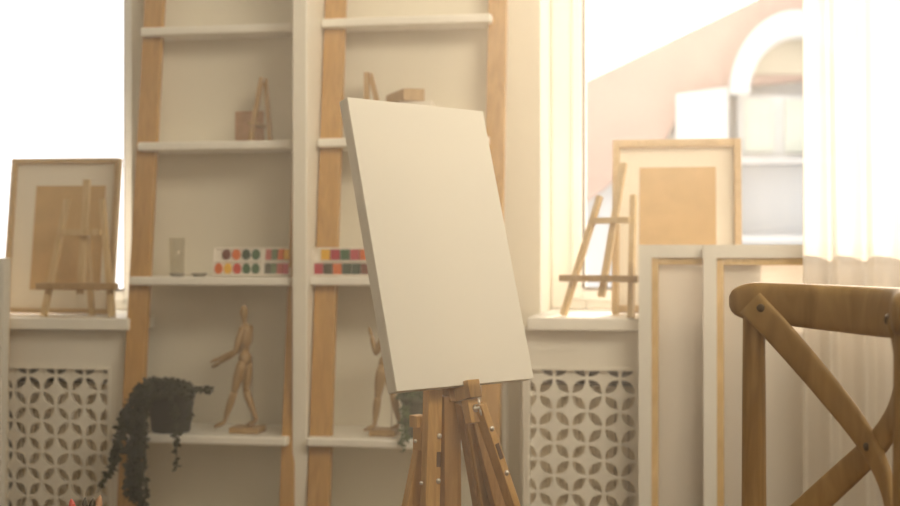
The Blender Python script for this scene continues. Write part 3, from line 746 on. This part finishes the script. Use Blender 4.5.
# mast rising behind the canvas and the panel between the planks
b = MB(); mo = BL + rr_ * (Wc * .47) - nc * (dp + .010)
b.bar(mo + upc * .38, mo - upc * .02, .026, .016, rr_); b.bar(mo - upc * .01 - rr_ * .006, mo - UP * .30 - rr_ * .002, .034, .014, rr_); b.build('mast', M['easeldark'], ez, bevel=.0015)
b = MB(); b.bar(C(426, 388, 1.905), C(472, 388, 1.905 + .05), .02, .016, UP); b.build('crossbar', M['easel'], ez, bevel=.001)
# notched side clamp at the left
b = MB(); b.bar(C(421, 416, 1.887), C(421, 450, 1.887), .016, .02, rr_); b.bar(C(418, 415, 1.885), C(418, 427, 1.885), .020, .018, rr_); b.build('side_clamp', M['easel'], ez, bevel=.001)
rivet(ez, C(415, 441, 1.872), nn_, .003)
rivet(ez, C(421, 483, 1.84), nn_, .003)
# canvas holder: lip, block, wing nut
hb = BL + rr_ * (Wc * .50)
b = MB(); f = lambda a, b_, d: hb + rr_ * a + upc * b_ + nc * d
def hbx(mb, a0, a1, b0, b1, d0, d1): mb.hexa([f(a0, b0, d1), f(a1, b0, d1), f(a1, b0, d0), f(a0, b0, d0), f(a0, b1, d1), f(a1, b1, d1), f(a1, b1, d0), f(a0, b1, d0)])
hbx(b, -.012, .012, -.021, -.0008, -dp - .002, .012); hbx(b, -.012, .012, -.021, .006, .0008, .012); b.build('canvas_holder', M['easel'], ez, bevel=.001)
b = MB(); hbx(b, -.011, .011, -.058, -.022, -.012, .003); b.build('clamp_block', M['easel'], ez, bevel=.001)
b = MB(); c0 = f(.002, -.037, .003); b.lathe(c0, [(.006, 0), (.006, .004), (.003, .004), (.003, .012), (0, .012)], 16, axis=nc)
b.blob(c0 + nc * .010 + upc * .007, (.002, .0035, .006), axis=upc); b.blob(c0 + nc * .010 - upc * .007, (.002, .0035, .006), axis=upc); b.build('wing_nut', M['metal'], ez)

# ------------------------------------------------------------------ brushes in a jar at the bottom left
tb = C(84, 560, 1.85)
zt_ = .44
t = thing('side_table', 'small round white table under the brush jar', 'table', (tb.x, tb.y, 0))
b = MB(); b.lathe((tb.x, tb.y, zt_ - .02), [(0, 0), (.17, 0), (.175, .01), (.17, .02), (0, .02)], 40); b.build('tabletop', M['white'], t)
b = MB(); b.lathe((tb.x, tb.y, 0), [(.12, 0), (.12, .015), (.02, .03), (.016, zt_ - .02)], 24); b.build('pedestal', M['white'], t)
b = MB(); b.lathe((tb.x, tb.y, zt_ + .0005), [(0, 0), (.030, 0), (.033, .085), (.031, .085), (.028, .004), (0, .004)], 28)
tag(b.build('brush_jar', M['tumbler']), 'glass jar holding the brushes at the bottom left', 'jar')
brs = [(73, 498, 'p_rose', .006, 'brush with a pink tip, leftmost in the jar'), (86, 497, 'p_dark', .005, 'brush with a black bristle tip, second from left in the jar'),
       (93, 498, 'p_dark', .006, 'brush with a black bristle tip, beside the pale one'), (98.5, 496, 'p_pale', .006, 'brush with a pale orange tip, rightmost in the jar')]
M['p_pale'] = plain('paint_pale', (.62, .36, .22), .6)
M['p_rose'] = plain('paint_rose2', (.75, .12, .10), .6)
for i, (u, v, mt, r, lab) in enumerate(brs):
    tip = C(u, v, 1.85); ba = Vector((tb.x + (tip.x - tb.x) * -.4, tb.y + (i - 1.5) * .010, zt_ + .006))
    tip.y = ba.y * .5 + tip.y * .5
    d = (tip - ba).normalized(); L = (tip - ba).length
    t = thing('paint_brush', lab, 'brush', ba, 'brushes in the jar')
    b = MB(); b.tube([ba, ba.lerp(tip, .5), tip - d * .045], [.002, .0035, .0028], 10); b.build('handle', M['pinedark'], t)
    b = MB(); b.tube([tip - d * .045, tip - d * .024], [.003, r * .75], 12); b.build('ferrule', M['metal'], t)
    b = MB(); b.tube([tip - d * .024, tip - d * .014, tip - d * .005, tip], [r * .75, r, r * .6, .0008], 12); b.build('bristles', M[mt], t)

# ------------------------------------------------------------------ house across the street, seen through the right window
YH = 14.0
M['h_wall'] = plain('house_render', (.42, .435, .45), .9, noise=.03, scale=1)
M['h_roof'] = plain('house_roof', (.35, .235, .20), .9, noise=.10, scale=1.2)
M['h_white'] = plain('house_white', (.45, .46, .46), .9, noise=.02, scale=1)
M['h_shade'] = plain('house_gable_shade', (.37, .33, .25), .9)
M['h_pane'] = plain('house_pane', (.36, .39, .34), .3, noise=.1, scale=2)
M['h_ledge'] = plain('house_ledge', (.38, .38, .38), .8)
hs = thing('house', 'pale house with sloping roof and arched dormer across the street, through the right window', 'house', P(700, 400, YH)); hs.location.z = -5
def poly(mb, pts, y0, y1):
    n = len(pts); f = [P(u, v, YH) for u, v in pts]
    a = [Vector((p.x, y0, p.z)) for p in f]; c = [Vector((p.x, y1, p.z)) for p in f]
    mb.add(a + c, [tuple(range(n)), tuple(range(n, 2 * n))[::-1]] + [(i, (i + 1) % n, n + (i + 1) % n, n + i) for i in range(n)])
b = MB(); poly(b, [(570, 88), (762, -5), (930, -95), (1500, -95), (1500, 1500), (570, 1500)], YH + .3, YH + 6); b.build('wall', M['h_wall'], hs)
b = MB(); poly(b, [(560, 92), (762, -5), (930, -95), (1000, -95), (1000, 60), (705, 88), (684, 100), (676, 118), (660, 150), (640, 160), (560, 220)], YH + .1, YH + .3); b.build('roof', M['h_roof'], hs)
b = MB(); poly(b, [(676, 95), (728, 88), (728, 600), (676, 600)], YH - .1, YH + .25); b.build('pilaster', M['h_white'], hs)
b = MB(); cx_, cy_ = 797, 95; pts = []
for i in range(25):
    a = math.pi * (1 - i / 24); pts.append((cx_ + 68 * math.cos(a), cy_ - 82 * math.sin(a)))
for i in range(25):
    a = math.pi * i / 24; pts.append((cx_ + 48 * math.cos(a), cy_ - 56 * math.sin(a)))
for i in range(24):
    q = [pts[i], pts[i + 1], pts[48 - i], pts[49 - i]]; poly(b, q, YH - .2, YH + .2)
b.build('arch', M['h_white'], hs)
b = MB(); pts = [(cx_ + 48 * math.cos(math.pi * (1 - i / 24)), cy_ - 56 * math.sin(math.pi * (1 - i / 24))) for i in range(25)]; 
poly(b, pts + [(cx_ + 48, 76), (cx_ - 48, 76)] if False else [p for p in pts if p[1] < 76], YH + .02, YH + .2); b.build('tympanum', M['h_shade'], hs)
b = MB(); poly(b, [(738, 95), (900, 95), (900, 158), (738, 158)], YH + .05, YH + .28)
b.build('window_surround', M['h_white'], hs)
for u0 in (745, 785, 825):
    b = MB(); poly(b, [(u0, 100), (u0 + 28, 100), (u0 + 28, 152), (u0, 152)], YH, YH + .08); b.build('pane', M['h_pane'], hs)
b = MB(); poly(b, [(732, 159), (900, 159), (900, 164), (732, 164)], YH - .15, YH + .25); b.build('ledge', M['h_ledge'], hs)
b = MB(); poly(b, [(732, 236), (900, 236), (900, 242), (732, 242)], YH - .15, YH + .25); b.build('ledge', M['h_white'], hs)

# ------------------------------------------------------------------ light
w = bpy.data.worlds.new('sky'); SC.world = w; w.use_nodes = True
bg = w.node_tree.nodes['Background']; bg.inputs[0].default_value = (1.0, .965, .92, 1); bg.inputs[1].default_value = 2.3
def area(name, loc, rot, sx, sy, power, col):
    l = bpy.data.lights.new(name, 'AREA'); l.shape = 'RECTANGLE'; l.size = sx; l.size_y = sy; l.energy = power; l.color = col
    o = bpy.data.objects.new(name, l); COL.objects.link(o); o.location = loc; o.rotation_euler = rot; return o
area('upper_wall_fill', (1.0, 1.1, 2.45), (R(78), 0, R(28)), 1.3, .8, 30, (1, .87, .66)).data.spread = R(140)  # unseen fill light, added to brighten the upper part of the wall
area('room_fill', (.1, -1.0, 2.0), (R(72), 0, R(4)), 2.6, 1.2, 13, (1, .88, .65))  # unseen fill light, added in place of daylight bounced off the room
sun = bpy.data.lights.new('sun', 'SUN'); sun.energy = 8; sun.color = (1, .80, .60); sun.angle = R(1.5)
so = bpy.data.objects.new('sun', sun); COL.objects.link(so); d = -(FWD + RT * .34 + UP * .36); so.rotation_euler = d.to_track_quat('-Z', 'Y').to_euler()

# thin haze added to imitate veiling glare around the bright window
hv = bpy.data.materials.new('haze'); hv.use_nodes = True; nt = hv.node_tree; nt.nodes.clear()
vo = nt.nodes.new('ShaderNodeVolumeScatter'); vo.inputs['Color'].default_value = (1, .95, .85, 1); vo.inputs['Density'].default_value = HAZE; vo.inputs['Anisotropy'].default_value = .65
ou = nt.nodes.new('ShaderNodeOutputMaterial'); nt.links.new(vo.outputs[0], ou.inputs['Volume'])
b = MB(); b.box(XL - .05, XR + .05, YN - .05, 3.56, -.05, 2.80); hz = b.build('haze', hv); tag(hz, 'thin haze added in the room to imitate veiling glare', 'haze', kind='stuff')

cam = bpy.data.cameras.new('camera'); co = bpy.data.objects.new('camera', cam); COL.objects.link(co)
co.location = (0, 0, H); co.rotation_euler = (R(90), 0, YAW); cam.sensor_width = 36; cam.lens = F * 36 / 900
cam.dof.use_dof = True; cam.dof.focus_distance = 1.83; cam.dof.aperture_fstop = 4.5; cam.clip_end = 200; cam.clip_start = .05
SC.camera = co
SC.view_settings.view_transform = 'Standard'; SC.view_settings.look = 'None'; SC.view_settings.exposure = 0
SC.cycles.use_denoising = True
SC.cycles.max_bounces = 10; SC.cycles.diffuse_bounces = 6; SC.cycles.transparent_max_bounces = 16
